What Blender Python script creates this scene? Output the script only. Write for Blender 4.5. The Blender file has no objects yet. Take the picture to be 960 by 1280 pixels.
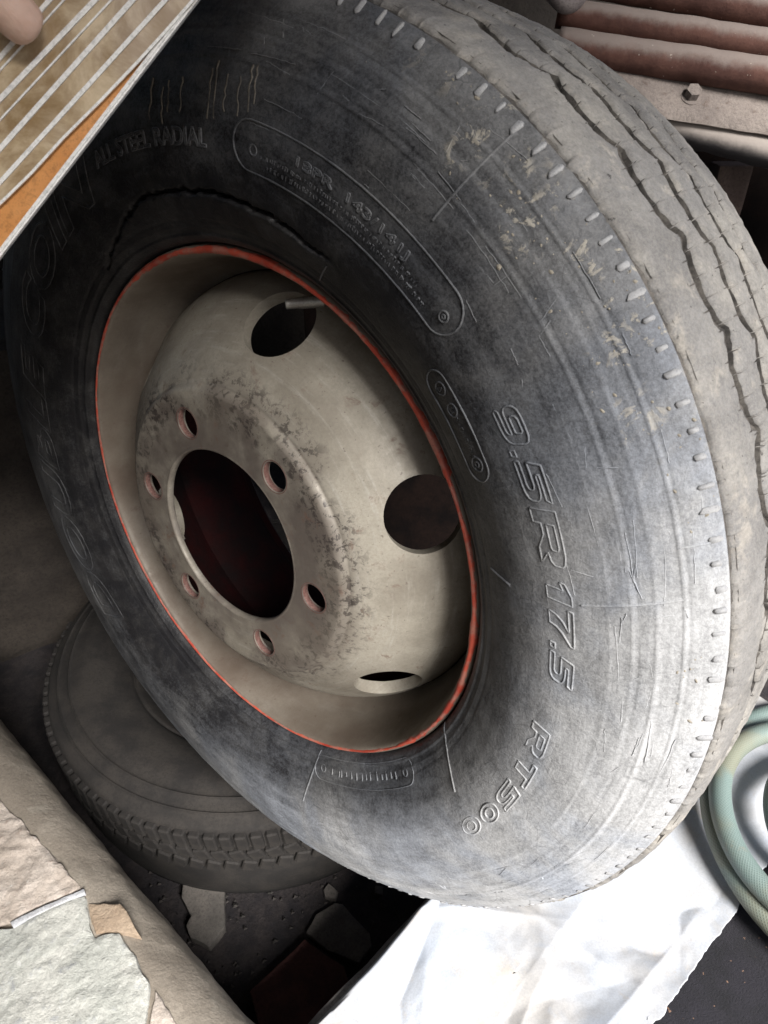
import bpy, bmesh, math, random
from math import sin, cos, pi, radians as rad, atan2, hypot, sqrt, exp
from mathutils import Vector, Matrix, noise
S = bpy.context.scene
COL = S.collection
random.seed(7)

# ------------------------------------------------------------------ camera, light, exposure
PITCH = math.asin(.6)
CAM = Vector((.11865, -.50494, 1.03014))
FPX, CX, CY = 889.27, 480.0, 640.0
cd = bpy.data.cameras.new('camera'); cam = bpy.data.objects.new('camera', cd); COL.objects.link(cam)
cam.location = CAM; cam.rotation_euler = (pi / 2 - PITCH, 0, 0)
cd.sensor_fit = 'VERTICAL'; cd.sensor_height = 36; cd.lens = FPX / 1280 * 36
cd.clip_start = .01; cd.clip_end = 200
cd.dof.use_dof = True; cd.dof.focus_distance = .62; cd.dof.aperture_fstop = 20
S.camera = cam

SUN_AZ, SUN_EL = rad(28), rad(45)          # azimuth measured from -Y (behind the camera) towards +X
to_sun = Vector((sin(SUN_AZ) * cos(SUN_EL), -cos(SUN_AZ) * cos(SUN_EL), sin(SUN_EL)))
W = bpy.data.worlds.new('World'); S.world = W; W.use_nodes = True
nt = W.node_tree; bg = nt.nodes['Background']
sky = nt.nodes.new('ShaderNodeTexSky'); sky.sky_type = 'NISHITA'; sky.sun_disc = False
sky.sun_elevation = SUN_EL; sky.sun_rotation = atan2(to_sun.x, to_sun.y)
sky.air_density = 1.0; sky.dust_density = 3.0; sky.ozone_density = 1.0
nt.links.new(sky.outputs[0], bg.inputs[0]); bg.inputs[1].default_value = .05
sl = bpy.data.lights.new('sun', 'SUN'); sun = bpy.data.objects.new('sun', sl); COL.objects.link(sun)
sl.energy = 3.9; sl.angle = rad(23); sl.color = (1, .97, .93)
sun.rotation_euler = to_sun.to_track_quat('Z', 'Y').to_euler()
S.view_settings.view_transform = 'Standard'; S.view_settings.look = 'None'
S.view_settings.exposure = 1.35; S.view_settings.gamma = 1; S.view_settings.use_curve_mapping = False
S.render.engine = 'CYCLES'

# ------------------------------------------------------------------ helpers
RX, UPV, FW = Vector((1, 0, 0)), Vector((0, -.6, -.8)), Vector((0, .8, -.6))
def ray(u, v): return RX * ((u - CX) / FPX) + UPV * ((v - CY) / FPX) + FW
def PZ(u, v, z):
    d = ray(u, v); return CAM + d * ((z - CAM.z) / d.z)
def PY(u, v, y):
    d = ray(u, v); return CAM + d * ((y - CAM.y) / d.y)
def PD(u, v, k): return CAM + ray(u, v) * k

def mesh_obj(name, verts, faces, mat=None, parent=None, smooth=True, loc=None):
    me = bpy.data.meshes.new(name); me.from_pydata([tuple(v) for v in verts], [], faces); me.update()
    if mat: me.materials.append(mat)
    if smooth:
        me.polygons.foreach_set('use_smooth', [True] * len(me.polygons))
    o = bpy.data.objects.new(name, me); COL.objects.link(o)
    if parent: o.parent = parent
    if loc: o.location = loc
    return o
def bm_obj(name, bm, mat=None, parent=None, smooth=False, sharp=None):
    me = bpy.data.meshes.new(name); bmesh.ops.recalc_face_normals(bm, faces=bm.faces[:]); bm.to_mesh(me); bm.free()
    if mat: me.materials.append(mat)
    if smooth or sharp: me.polygons.foreach_set('use_smooth', [True] * len(me.polygons))
    if sharp: me.set_sharp_from_angle(angle=rad(sharp))
    o = bpy.data.objects.new(name, me); COL.objects.link(o)
    if parent: o.parent = parent
    return o
def tag(o, label=None, cat=None, group=None, kind=None):
    if label: o['label'] = label
    if cat: o['category'] = cat
    if group: o['group'] = group
    if kind: o['kind'] = kind
    return o
def empty(name, loc=(0, 0, 0)):
    o = bpy.data.objects.new(name, None); COL.objects.link(o); o.location = loc; o.empty_display_size = .05
    return o
def lathe(prof, n, closed=False, a0=0., a1=2 * pi):
    """prof [(r,z)] -> verts, faces (revolved about local z)"""
    full = abs(a1 - a0 - 2 * pi) < 1e-6
    m = n if full else n + 1
    V, F = [], []
    for i in range(m):
        a = a0 + (a1 - a0) * i / n; c, s = cos(a), sin(a)
        for r, z in prof: V.append((r * c, r * s, z))
    k = len(prof)
    for i in range(n):
        j = (i + 1) % m
        for q in range(k if closed else k - 1):
            q2 = (q + 1) % k
            F.append((i * k + q, j * k + q, j * k + q2, i * k + q2))
    return V, F
def tube(path, r, seg=12, cap=True, closed=False):
    V, F = [], []; n = len(path); P = [Vector(p) for p in path]; up = None
    for i in range(n):
        if closed: t = (P[(i + 1) % n] - P[i - 1]).normalized()
        else: t = (P[min(i + 1, n - 1)] - P[max(i - 1, 0)]).normalized()
        if up is None:
            up = t.orthogonal().normalized()
        up = (up - t * up.dot(t)).normalized(); b = t.cross(up)
        rr = r[i] if isinstance(r, (list, tuple)) else r
        for k in range(seg):
            a = 2 * pi * k / seg; V.append(P[i] + (up * cos(a) + b * sin(a)) * rr)
    m = n if closed else n - 1
    for i in range(m):
        j = (i + 1) % n
        for k in range(seg):
            k2 = (k + 1) % seg; F.append((i * seg + k, i * seg + k2, j * seg + k2, j * seg + k))
    if cap and not closed:
        F.append(tuple(range(seg))[::-1]); F.append(tuple((n - 1) * seg + k for k in range(seg)))
    return V, F
def fbm(x, y, z=0., o=4): return noise.fractal(Vector((x, y, z)), 1., 2., o)
def cr(pts, n):
    """Catmull-Rom resample of 2D/3D points"""
    P = [Vector(p) for p in pts]; P = [P[0] * 2 - P[1]] + P + [P[-1] * 2 - P[-2]]; out = []
    for i in range(1, len(P) - 2):
        for k in range(n):
            t = k / n; a, b, c, d = P[i - 1:i + 3]
            out.append(.5 * (2 * b + (c - a) * t + (2 * a - 5 * b + 4 * c - d) * t * t + (3 * b - a - 3 * c + d) * t ** 3))
    out.append(P[-2]); return out
def rough_block(name, poly, z0, z1, mat, parent=None, amp=.002, sc=30, sub=5, bevel=.004, seed=0.):
    """a solid slab over a plan polygon, top roughened"""
    bm = bmesh.new()
    vs = [bm.verts.new((p[0], p[1], z0)) for p in poly]
    f = bm.faces.new(vs); r = bmesh.ops.extrude_face_region(bm, geom=[f])
    for v in [g for g in r['geom'] if isinstance(g, bmesh.types.BMVert)]: v.co.z = z1
    bmesh.ops.recalc_face_normals(bm, faces=bm.faces[:])
    if bevel: bmesh.ops.bevel(bm, geom=bm.edges[:], offset=bevel, segments=2, affect='EDGES', profile=.6)
    bmesh.ops.triangulate(bm, faces=bm.faces[:])
    for _ in range(sub):
        es = [e for e in bm.edges if e.calc_length() > (.0055 if name == 'paving_stone' else .012)]
        if not es: break
        bmesh.ops.subdivide_edges(bm, edges=es, cuts=1)
        bmesh.ops.triangulate(bm, faces=bm.faces[:])
    for v in bm.verts:
        q = v.co * sc + Vector((seed, seed * 1.7, 0))
        v.co += noise.noise_vector(q) * amp + noise.noise_vector(q * .3) * amp * 1.5
    return bm_obj(name, bm, mat, parent, smooth=True, sharp=50)

# ------------------------------------------------------------------ material helper
class NB:
    def __init__(s, name):
        s.m = bpy.data.materials.new(name); s.m.use_nodes = True; s.t = s.m.node_tree
        s.b = s.t.nodes['Principled BSDF']; s.co = None
    def n(s, ty, **k):
        o = s.t.nodes.new(ty)
        for a, v in k.items(): setattr(o, a, v)
        return o
    def l(s, a, b): s.t.links.new(a, b)
    def coord(s):
        if not s.co: s.co = s.n('ShaderNodeTexCoord').outputs['Object']
        return s.co
    def noise(s, scale, detail=6, rough=.6, vec=None, dist=0.):
        o = s.n('ShaderNodeTexNoise'); o.inputs['Scale'].default_value = scale; o.inputs['Detail'].default_value = detail
        o.inputs['Roughness'].default_value = rough; o.inputs['Distortion'].default_value = dist
        s.l(vec or s.coord(), o.inputs['Vector']); return o.outputs['Fac']
    def mapv(s, scale=(1, 1, 1), vec=None, rot=(0, 0, 0), loc=(0, 0, 0)):
        o = s.n('ShaderNodeMapping'); o.inputs['Scale'].default_value = scale; o.inputs['Rotation'].default_value = rot
        o.inputs['Location'].default_value = loc; s.l(vec or s.coord(), o.inputs['Vector']); return o.outputs[0]
    def ramp(s, fac, lo, hi, a=0., b=1.):
        o = s.n('ShaderNodeMapRange'); o.interpolation_type = 'SMOOTHSTEP'
        for i, v in ((1, lo), (2, hi), (3, a), (4, b)): o.inputs[i].default_value = v
        s.l(fac, o.inputs[0]); return o.outputs[0]
    def math(s, op, a, b=None, clamp=False):
        o = s.n('ShaderNodeMath', operation=op); o.use_clamp = clamp
        for i, v in enumerate((a, b)):
            if v is None: continue
            if isinstance(v, (int, float)): o.inputs[i].default_value = v
            else: s.l(v, o.inputs[i])
        return o.outputs[0]
    def mix(s, fac, a, b):
        o = s.n('ShaderNodeMix', data_type='RGBA')
        for i, v in ((0, fac), (6, a), (7, b)):
            if isinstance(v, (int, float)): o.inputs[i].default_value = v
            elif isinstance(v, tuple): o.inputs[i].default_value = (*v, 1)
            else: s.l(v, o.inputs[i])
        return o.outputs[2]
    def col(s, c):
        if isinstance(c, tuple): s.b.inputs['Base Color'].default_value = (*c, 1)
        else: s.l(c, s.b.inputs['Base Color'])
    def rough(s, r):
        if isinstance(r, (int, float)): s.b.inputs['Roughness'].default_value = r
        else: s.l(r, s.b.inputs['Roughness'])
    def bump(s, h, strength=.3, dist=.002):
        o = s.n('ShaderNodeBump'); o.inputs['Strength'].default_value = strength; o.inputs['Distance'].default_value = dist
        s.l(h, o.inputs['Height'])
        cur = s.b.inputs['Normal'].links
        if cur: s.l(cur[0].from_socket, o.inputs['Normal'])
        s.l(o.outputs[0], s.b.inputs['Normal'])
def simple(name, c1, c2, scale=20, rough=.8, bump=.3, bscale=80, lo=.35, hi=.65, dist=.002, metal=0.):
    b = NB(name); f = b.ramp(b.noise(scale, 8, .65), lo, hi)
    d = tuple(x * .45 for x in c1); c = b.mix(b.math('MULTIPLY', b.ramp(b.noise(bscale * 2.6, 4, .8), .45, .66), .55), b.mix(f, c1, c2), d)
    b.col(c); b.rough(rough); b.bump(b.noise(bscale, 6, .7), bump, dist); b.b.inputs['Metallic'].default_value = metal
    return b.m

# ---- rubber with pale dust and chalk wear; polar coordinates of the wheel
def rubber(name, tread=False, dirty=1.0, add=0.):
    b = NB(name); sep = b.n('ShaderNodeSeparateXYZ'); b.l(b.coord(), sep.inputs[0]); x, y, z = sep.outputs
    R = b.math('SQRT', b.math('ADD', b.math('MULTIPLY', x, x), b.math('MULTIPLY', y, y)))
    th = b.math('ARCTAN2', y, x)
    comb = b.n('ShaderNodeCombineXYZ')
    b.l(b.math('MULTIPLY', R, 60.), comb.inputs[0]); b.l(b.math('MULTIPLY', b.math('ABSOLUTE', th), 3.), comb.inputs[1]); b.l(z, comb.inputs[2])
    streak = b.noise(1.6, 6, .7, vec=comb.outputs[0])
    big = b.noise(7, 5, .6, dist=.6); med = b.noise(34, 8, .72, dist=.3); fine = b.noise(420, 4, .75)
    blot = b.noise(90, 6, .7, dist=.5); grain = b.ramp(b.noise(380, 3, .8), .40, .60); grit = b.ramp(b.noise(800, 2, .8), .42, .60)
    if tread:
        f = b.ramp(b.math('ADD', b.math('MULTIPLY', big, .5), b.math('MULTIPLY', med, .5)), .34, .6, .35, 1.)
        tan = b.mix(b.ramp(b.noise(14, 6, .6), .38, .62), (.35, .335, .31), (.245, .24, .235))
        tan = b.mix(b.ramp(blot, .58, .72, 0, .7), tan, (.13, .13, .135))
        tan = b.mix(b.ramp(b.noise(40, 7, .7, dist=.3), .54, .66, 0, .8), tan, (.43, .40, .355))
        c = b.mix(f, (.05, .05, .055), tan)
        c = b.mix(b.ramp(b.noise(210, 3, .6), .67, .72, 0, .85), c, (.03, .028, .028)); c = b.mix(b.math('MULTIPLY', grain, .30), c, (.10, .095, .09)); c = b.mix(b.math('MULTIPLY', grit, .22), c, (.40, .37, .33))
        b.col(c); b.rough(.92)
        b.bump(b.noise(120, 8, .75), .55, .002); b.bump(fine, .3, .0006)
        return b.m
    # pale dust, outward and lower right, with the light there painted into it
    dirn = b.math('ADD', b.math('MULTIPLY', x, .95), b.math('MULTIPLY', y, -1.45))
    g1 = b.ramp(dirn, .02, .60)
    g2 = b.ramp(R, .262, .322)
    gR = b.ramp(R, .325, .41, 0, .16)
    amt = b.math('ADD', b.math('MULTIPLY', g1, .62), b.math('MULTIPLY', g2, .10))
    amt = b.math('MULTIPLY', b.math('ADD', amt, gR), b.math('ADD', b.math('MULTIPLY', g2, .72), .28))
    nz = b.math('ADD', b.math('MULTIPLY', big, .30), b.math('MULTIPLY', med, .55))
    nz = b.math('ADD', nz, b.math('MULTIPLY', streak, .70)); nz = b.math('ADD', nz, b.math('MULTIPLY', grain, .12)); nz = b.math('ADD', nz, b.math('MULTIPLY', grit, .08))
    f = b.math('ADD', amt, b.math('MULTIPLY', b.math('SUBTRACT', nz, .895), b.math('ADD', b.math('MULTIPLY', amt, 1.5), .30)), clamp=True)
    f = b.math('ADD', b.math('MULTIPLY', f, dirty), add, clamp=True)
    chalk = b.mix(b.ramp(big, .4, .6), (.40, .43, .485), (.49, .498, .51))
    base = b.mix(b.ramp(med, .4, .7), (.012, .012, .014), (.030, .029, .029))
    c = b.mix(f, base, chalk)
    zone = b.math('MULTIPLY', b.ramp(R, .345, .375), b.math('MULTIPLY', b.ramp(th, rad(2), rad(16)), b.ramp(th, rad(34), rad(50), 1, 0)))
    spl = b.math('MULTIPLY', b.ramp(blot, .54, .60), b.math('MULTIPLY', zone, b.ramp(b.noise(15, 4, .6), .46, .56)))
    c = b.mix(b.math('MULTIPLY', spl, .75), c, (.42, .39, .33))
    crk = b.n('ShaderNodeTexVoronoi', feature='DISTANCE_TO_EDGE'); crk.inputs['Scale'].default_value = 1.; b.l(b.mapv((1., 6., 1.), comb.outputs[0]), crk.inputs['Vector'])
    ck = b.math('MULTIPLY', b.ramp(crk.outputs['Distance'], .0, .025, 1, 0), b.ramp(b.noise(12, 3), .5, .6))
    c = b.mix(b.math('MULTIPLY', ck, .35), c, (.02, .02, .022))
    b.col(c)
    b.rough(b.ramp(f, 0., .6, .50, .85)); b.b.inputs['Specular IOR Level'].default_value = .35
    b.bump(b.noise(160, 7, .7), .35, .0014); b.bump(grain, .25, .0005); b.bump(streak, .12, .002); b.bump(spl, .4, .001)
    return b.m
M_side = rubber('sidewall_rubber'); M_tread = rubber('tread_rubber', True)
def rubber_mark(name, c1, c2):
    return simple(name, c1, c2, 60, .8, .3, 300, dist=.0006)
M_lug = rubber_mark('lug_rubber', (.30, .305, .32), (.46, .46, .455))
M_ridge = rubber('worn_ridge_rubber', add=.10); M_ridge_dark = rubber('dark_ridge_rubber', add=.012)

def wheel_paint():
    b = NB('cream_grey_wheel_paint'); sep = b.n('ShaderNodeSeparateXYZ'); b.l(b.coord(), sep.inputs[0]); x, y, z = sep.outputs
    R = b.math('SQRT', b.math('ADD', b.math('MULTIPLY', x, x), b.math('MULTIPLY', y, y)))
    comb = b.n('ShaderNodeCombineXYZ'); b.l(b.math('MULTIPLY', R, 220.), comb.inputs[0])
    b.l(b.math('MULTIPLY', b.math('ARCTAN2', y, x), 2.5), comb.inputs[1])
    brush = b.noise(1.0, 5, .7, vec=comb.outputs[0])
    big = b.noise(11, 6, .6); med = b.noise(60, 8, .75, dist=.4)
    c = b.mix(b.ramp(big, .36, .64), (.24, .217, .178), (.375, .348, .292))
    c = b.mix(b.ramp(brush, .5, .75, 0, .5), c, (.47, .455, .41))
    # grime on the bolting face, black chips along its rim
    face = b.math('MULTIPLY', b.ramp(R, .124, .155, 1, 0), .92)
    c = b.mix(b.math('MULTIPLY', face, b.ramp(b.noise(16, 5, .6), .3, .62)), c, (.105, .086, .076))
    ringm = b.math('MULTIPLY', b.ramp(R, .100, .120), b.ramp(R, .138, .160, 1, 0))
    chip = b.math('MULTIPLY', ringm, b.math('MULTIPLY', b.ramp(b.noise(150, 7, .75, dist=.4), .50, .57), b.ramp(b.noise(16, 4, .6), .38, .54)))
    c = b.mix(b.math('MULTIPLY', chip, .9), c, (.035, .028, .026))
    rust = b.math('MULTIPLY', b.ramp(med, .55, .66), b.ramp(b.noise(20, 4, .6, dist=.5), .46, .60))
    c = b.mix(b.math('MULTIPLY', rust, .7), c, (.15, .085, .06))
    gr = b.ramp(b.noise(420, 3, .8), .4, .62); c = b.mix(b.math('MULTIPLY', gr, .20), c, (.14, .12, .10))
    drt = b.math('MULTIPLY', b.ramp(b.noise(7, 6, .65, dist=.4), .50, .66), .5); c = b.mix(drt, c, (.19, .165, .135))
    spk = b.ramp(b.noise(260, 3, .6), .66, .72)
    c = b.mix(b.math('MULTIPLY', spk, .6), c, (.10, .07, .055))
    inner = b.math('MULTIPLY', b.ramp(R, .208, .218), b.ramp(b.noise(9, 5, .6), .35, .7, .55, .95))  # brown gutter dirt, deepened to put the rim's shade into the colour
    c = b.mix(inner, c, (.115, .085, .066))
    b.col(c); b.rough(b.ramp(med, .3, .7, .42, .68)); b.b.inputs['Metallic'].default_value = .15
    b.bump(brush, .08, .001); b.bump(b.noise(240, 6, .7), .18, .0008); b.bump(chip, -.35, .0006)
    return b.m
M_wheel = wheel_paint()
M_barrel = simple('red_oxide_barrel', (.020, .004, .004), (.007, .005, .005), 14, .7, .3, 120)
def red_paint():
    b = NB('chipped_red_paint'); f = b.ramp(b.noise(70, 7, .7, dist=.3), .44, .60); f2 = b.ramp(b.noise(420, 4, .7), .60, .68, 0, .8)
    c = b.mix(b.ramp(b.noise(25, 4), .35, .65), (.33, .036, .020), (.47, .076, .042))
    c = b.mix(b.math('MULTIPLY', f, .55), c, (.30, .20, .16)); c = b.mix(f2, c, (.08, .05, .045))
    b.col(c); b.rough(.6); b.bump(b.noise(300, 5, .7), .35, .0008); return b.m
M_red = red_paint()
M_barrel.node_tree.nodes['Principled BSDF'].inputs['Specular IOR Level'].default_value = .05
M_bolt_rust = simple('bolt_hole_rust', (.12, .055, .045), (.20, .115, .10), 90, .75, .4, 200)
M_steel = simple('dull_steel', (.34, .33, .31), (.46, .45, .42), 90, .45, .2, 300, metal=.6)
M_black = simple('black_hole_paint', (.01, .01, .01), (.02, .018, .018), 40, .8)

# ------------------------------------------------------------------ the setting
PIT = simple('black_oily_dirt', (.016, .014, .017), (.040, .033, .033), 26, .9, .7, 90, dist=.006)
ME = []
def grid_sheet(name, x0, x1, y0, y1, nx, ny, fz, mat):
    V = [(x0 + (x1 - x0) * i / nx, y0 + (y1 - y0) * j / ny, 0) for j in range(ny + 1) for i in range(nx + 1)]
    V = [(x, y, fz(x, y)) for x, y, _ in V]
    F = [(j * (nx + 1) + i, j * (nx + 1) + i + 1, (j + 1) * (nx + 1) + i + 1, (j + 1) * (nx + 1) + i) for j in range(ny) for i in range(nx)]
    return mesh_obj(name, V, F, mat)
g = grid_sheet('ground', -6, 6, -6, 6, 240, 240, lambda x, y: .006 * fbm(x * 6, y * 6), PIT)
tag(g, kind='structure')

# ------------------------------------------------------------------ the big wheel
MW = Matrix(((.7429845, -.2433035, -.6235202), (-.5413546, .3293654, -.7735978), (.3935850, .9123167, .1129999)))
WC = Vector((0, 0, .63658))
MWI = MW.transposed()
def WH(u, v, z):                                    # wheel-plane point (local) seen at a pixel
    o = MWI @ (CAM - WC); d = MWI @ ray(u, v); return o + d * ((z - o.z) / d.z)
wheel = empty('truck_wheel', WC); wheel.rotation_euler = MW.to_euler()
tag(wheel, 'big worn truck tyre on a cream grey steel rim with a red painted flange', 'wheel')

# sidewall section
SEC = cr([(.2385, -.012), (.2388, -.004), (.240, .001), (.243, .005), (.248, .008), (.256, .013), (.268, .019), (.282, .0245), (.298, .028), (.315, .0295),
          (.332, .029), (.35, .0262), (.368, .0205), (.384, .0125), (.394, .006), (.4, .0005)], 10)
def zs(R):
    for i in range(len(SEC) - 1):
        if SEC[i][0] <= R <= SEC[i + 1][0]:
            a = (R - SEC[i][0]) / max(1e-9, SEC[i + 1][0] - SEC[i][0]); return SEC[i][1] + a * (SEC[i + 1][1] - SEC[i][1])
    return SEC[0][1] if R < SEC[0][0] else SEC[-1][1]
RIDGES = [(.2452, .0011, .0007), (.2515, .0006, .0010), (.2560, -.0006, .0008), (.3440, .0004, .0010), (.3560, .0008, .0007), (.3590, -.0005, .0010), (.3685, .0011, .0009), (.3712, -.0010, .0012),
          (.3760, .0006, .0014), (.3815, .0010, .0006), (.3832, -.0008, .0012)]
def crack_R(t):                                      # torn bead rubber between 47 and 106 degrees
    d = math.degrees(t)
    return .0022 * fbm(d * .9, 8.) + .2715 + .0035 * sin((d - 47) / 59 * pi) + .0022 * fbm(d * .22, 3.3) - max(0, (d - 84)) * .0009
def side(R, t, crack=True):
    z = zs(R)
    for r0, h, w in RIDGES:
        if R > .30: h *= .55 + .35 * sin(t * 2 + r0 * 300)
        q = (R - r0) / w
        if abs(q) < 3: z += h * exp(-q * q)
    d = math.degrees(t) % 360
    if crack and 44 < d < 108 and R < .30:
        e = min(1, (d - 44) / 8, (108 - d) / 8); k = (R - crack_R(rad(d)))
        if k < 0: z += .0030 * e * max(0, 1 + k / .022)
        z -= .0095 * e * exp(-((k - .0012) / .0012) ** 2)
    z += .0005 * fbm(R * 40 * cos(t), R * 40 * sin(t), 1.)
    return z
NT = 720
Rs = [.2385 + .0010 * i for i in range(50)] + [.2890 + .0013 * i for i in range(42)] + [.3436 + .0009 * i for i in range(64)]
Rs = [r for r in Rs if r < .4]
tail = [(.4004, -.0012), (.4012, -.0052), (.4022, -.0058), (.4036, -.0048)]   # groove under the shoulder step
back = [(.4000, -.0100), (.4036, -.0300), (.4060, -.055), (.4074, -.0750), (.4078, -.0950), (.4074, -.115), (.4060, -.135), (.4036, -.1600), (.3990, -.1880), (.390, -.1985), (.368, -.2110), (.34, -.2185), (.30, -.2185), (.262, -.2040), (.242, -.1900), (.2385, -.1780)]
V = []; k = len(Rs) + len(tail) + len(back)
for i in range(NT):
    t = 2 * pi * i / NT; c, s = cos(t), sin(t)
    for R in Rs: V.append((R * c, R * s, side(R, t)))
    for R, z in tail + back: V.append((R * c, R * s, z))
F = [(i * k + q, i * k + q + 1, ((i + 1) % NT) * k + q + 1, ((i + 1) % NT) * k + q) for i in range(NT) for q in range(k - 1)]
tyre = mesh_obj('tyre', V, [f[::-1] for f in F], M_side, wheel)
M_groove = simple('groove_rubber', (.040, .037, .035), (.14, .128, .115), 60, .95, .4, 200); tyre.data.materials.append(M_groove)  # dark groove and sipe faces: shade of the cuts put into the colour
for pi_ in range(len(F)):
    if len(Rs) - 1 < pi_ % (k - 1) < len(Rs) + len(tail) + 8: tyre.data.polygons[pi_].material_index = 1

# tread ribs: wavy edges, sipes cut at their rims
NP = 45
def wav(t, ph): 
    p = (t * NP + ph) / (2 * pi); f = p - math.floor(p); return 2.4 * (4 * f * (1 - f)) ** .55 - 1.5 - .8 * f + .4 * fbm(t * 9, ph, 2.) + .35 * fbm(t * 70, ph, 4.)
ZB = [-.0035, -.046, -.080, -.112, -.144, -.186]
GA = [0, .0054, .0050, .0046, .0046, 0]
GW = .0044
def rib(k):
    top = .4122
    ths = [2 * pi * i / 900 for i in range(900)]; sip = []
    for i in range(NP + 1):
        for q in (.5, 2.0, 3.6, 5.1):
            t = (2 * pi * i + q + random.uniform(-.3, .3) - k * 1.3) / NP % (2 * pi); sip.append(t)
            ths += [t - .0026, t - .0011, t, t + .0011]
    ths = sorted(set(x % (2 * pi) for x in ths)); ss = sorted(sip)
    import bisect
    V = []; NC = 21; cuts = set()
    for t in ths:
        za = ZB[k] + GA[k] * wav(t, k * 1.3) - (GW if k else 0); zb = ZB[k + 1] + GA[k + 1] * wav(t, (k + 1) * 1.3) + (GW if k < 4 else 0)
        if k == 0: za += .0026 * fbm(t * 24, 2.2) + .0022 * fbm(t * 95, 7.) + .0006
        j = bisect.bisect_left(ss, t); near = min(abs(t - ss[j % len(ss)]), abs(t - ss[j - 1]))
        cut = .0058 if near < 1e-6 else 0.
        if cut: cuts.add(ths.index(t) if False else len(V) // NC)
        c, s = cos(t), sin(t)
        for q in range(NC):
            if q == 0: R, z = .4112 - .95 * (za + .095) ** 2 - .006, za
            elif q == NC - 1: R, z = .4112 - .95 * (zb + .095) ** 2 - .006, zb
            else:
                e = (q - 1) / (NC - 3); z = za + (zb - za) * (.5 - .5 * cos(pi * e)) ; zm = -.095
                R = top - .95 * (z - zm) ** 2
                if k == 0: R = .4036 + .0063 * (1 - exp(-(za - z) / .015))
                if k == 4: R = .4030 + .0066 * (1 - exp(-(z - zb) / .015))
                ed = min(z - zb, za - z)
                R -= .0020 * exp(-ed / .0014)
                if (k and abs(za - z) < .0075) or (k < 4 and abs(z - zb) < .0075): R -= cut
                R += .0006 * fbm(t * 26, z * 70, k) + .0005 * fbm(t * 90, z * 240, k)
                z += .0008 * fbm(t * 60, z * 100, k + 5.)
            V.append((R * c, R * s, z))
    n = len(ths)
    F = [(i * NC + q, ((i + 1) % n) * NC + q, ((i + 1) % n) * NC + q + 1, i * NC + q + 1) for i in range(n) for q in range(NC - 1)]
    o = mesh_obj('tread_rib', V, F, M_tread, tyre); o.data.materials.append(M_groove)
    for pi_, p in enumerate(o.data.polygons):
        i, q = divmod(pi_, NC - 1)
        if q == NC - 2 or (q == 0 and k): p.material_index = 1
        elif (i in cuts or (i + 1) % n in cuts) and ((k and q < 5) or (k < 4 and q > NC - 7)) and random.random() < .9: p.material_index = 1
    return o
for k5 in range(5): rib(k5)

# shoulder lugs
def lug_mesh(s):
    bm = bmesh.new(); bmesh.ops.create_cube(bm, size=1)
    for v in bm.verts: v.co = Vector((v.co.x * .0095, v.co.y * .0036, v.co.z * .0036))
    bmesh.ops.bevel(bm, geom=bm.edges[:], offset=.0013, segments=1, affect='EDGES')
    for v in bm.verts: v.co += noise.noise_vector(v.co * 400 + Vector((s * 9., 0, 0))) * .0011
    me = bpy.data.meshes.new('shoulder_lug'); bm.to_mesh(me); bm.free(); me.materials.append(M_lug)
    me.polygons.foreach_set('use_smooth', [True] * len(me.polygons)); return me
LM = [lug_mesh(i) for i in range(4)]
NL = 170
for i in range(NL):
    t = 2 * pi * (i + .3) / NL + random.uniform(-.003, .003); R = .3970 + random.uniform(-.0008, .0008)
    if random.random() < .03: continue
    o = bpy.data.objects.new('shoulder_lug', random.choice(LM)); COL.objects.link(o); o.parent = tyre
    fade = .55 if 4.0 < (t % (2 * pi)) < 5.9 else 1.
    sl_ = atan2(zs(.4) - zs(.392), .008)
    o.matrix_local = Matrix.Translation((R * cos(t), R * sin(t), zs(R) + .0006)) @ Matrix.Rotation(t, 4, 'Z') @ Matrix.Rotation(-sl_, 4, 'Y') @ Matrix.Diagonal((random.uniform(.6, 1.05) * (.5 + .5 * fade), random.uniform(.7, 1.2), random.uniform(.35, .8) * fade, 1))

# ---- raised marks following the sidewall
def on_side(R, t, h=0.): return Vector((R * cos(t), R * sin(t), zs(R) + h))
def ribbon(lines, name, mat, w=.0008, h=.0007, parent=None, kind=None):
    """lines: list of (pts [(R,t)], closed); triangular ridge in section"""
    V, F = [], []
    for pts, closed in lines:
        n = len(pts); b0 = len(V); P = [on_side(R, t) for R, t in pts]
        for i in range(n):
            a = P[i - 1] if (i or closed) else P[0]; c = P[(i + 1) % n] if (i < n - 1 or closed) else P[-1]
            tg = (c - a); tg = tg.normalized() if tg.length > 1e-9 else Vector((1, 0, 0))
            R = pts[i][0]; sl = (zs(R + .001) - zs(R - .001)) / .002; t = pts[i][1]
            nm = Vector((-sl * cos(t), -sl * sin(t), 1)).normalized(); sd = tg.cross(nm).normalized()
            for o, hh in ((-w, -.0012), (-w * .8, h * .45), (0, h), (w * .8, h * .45), (w, -.0012)): V.append(P[i] + sd * o + nm * hh)
        for i in range(n if closed else n - 1):
            j = (i + 1) % n
            for q in range(4): F.append((b0 + i * 5 + q, b0 + i * 5 + q + 1, b0 + j * 5 + q + 1, b0 + j * 5 + q))
    o = mesh_obj(name, V, F, mat, parent or tyre)
    if kind: o['kind'] = kind
    return o
DG = None
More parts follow.
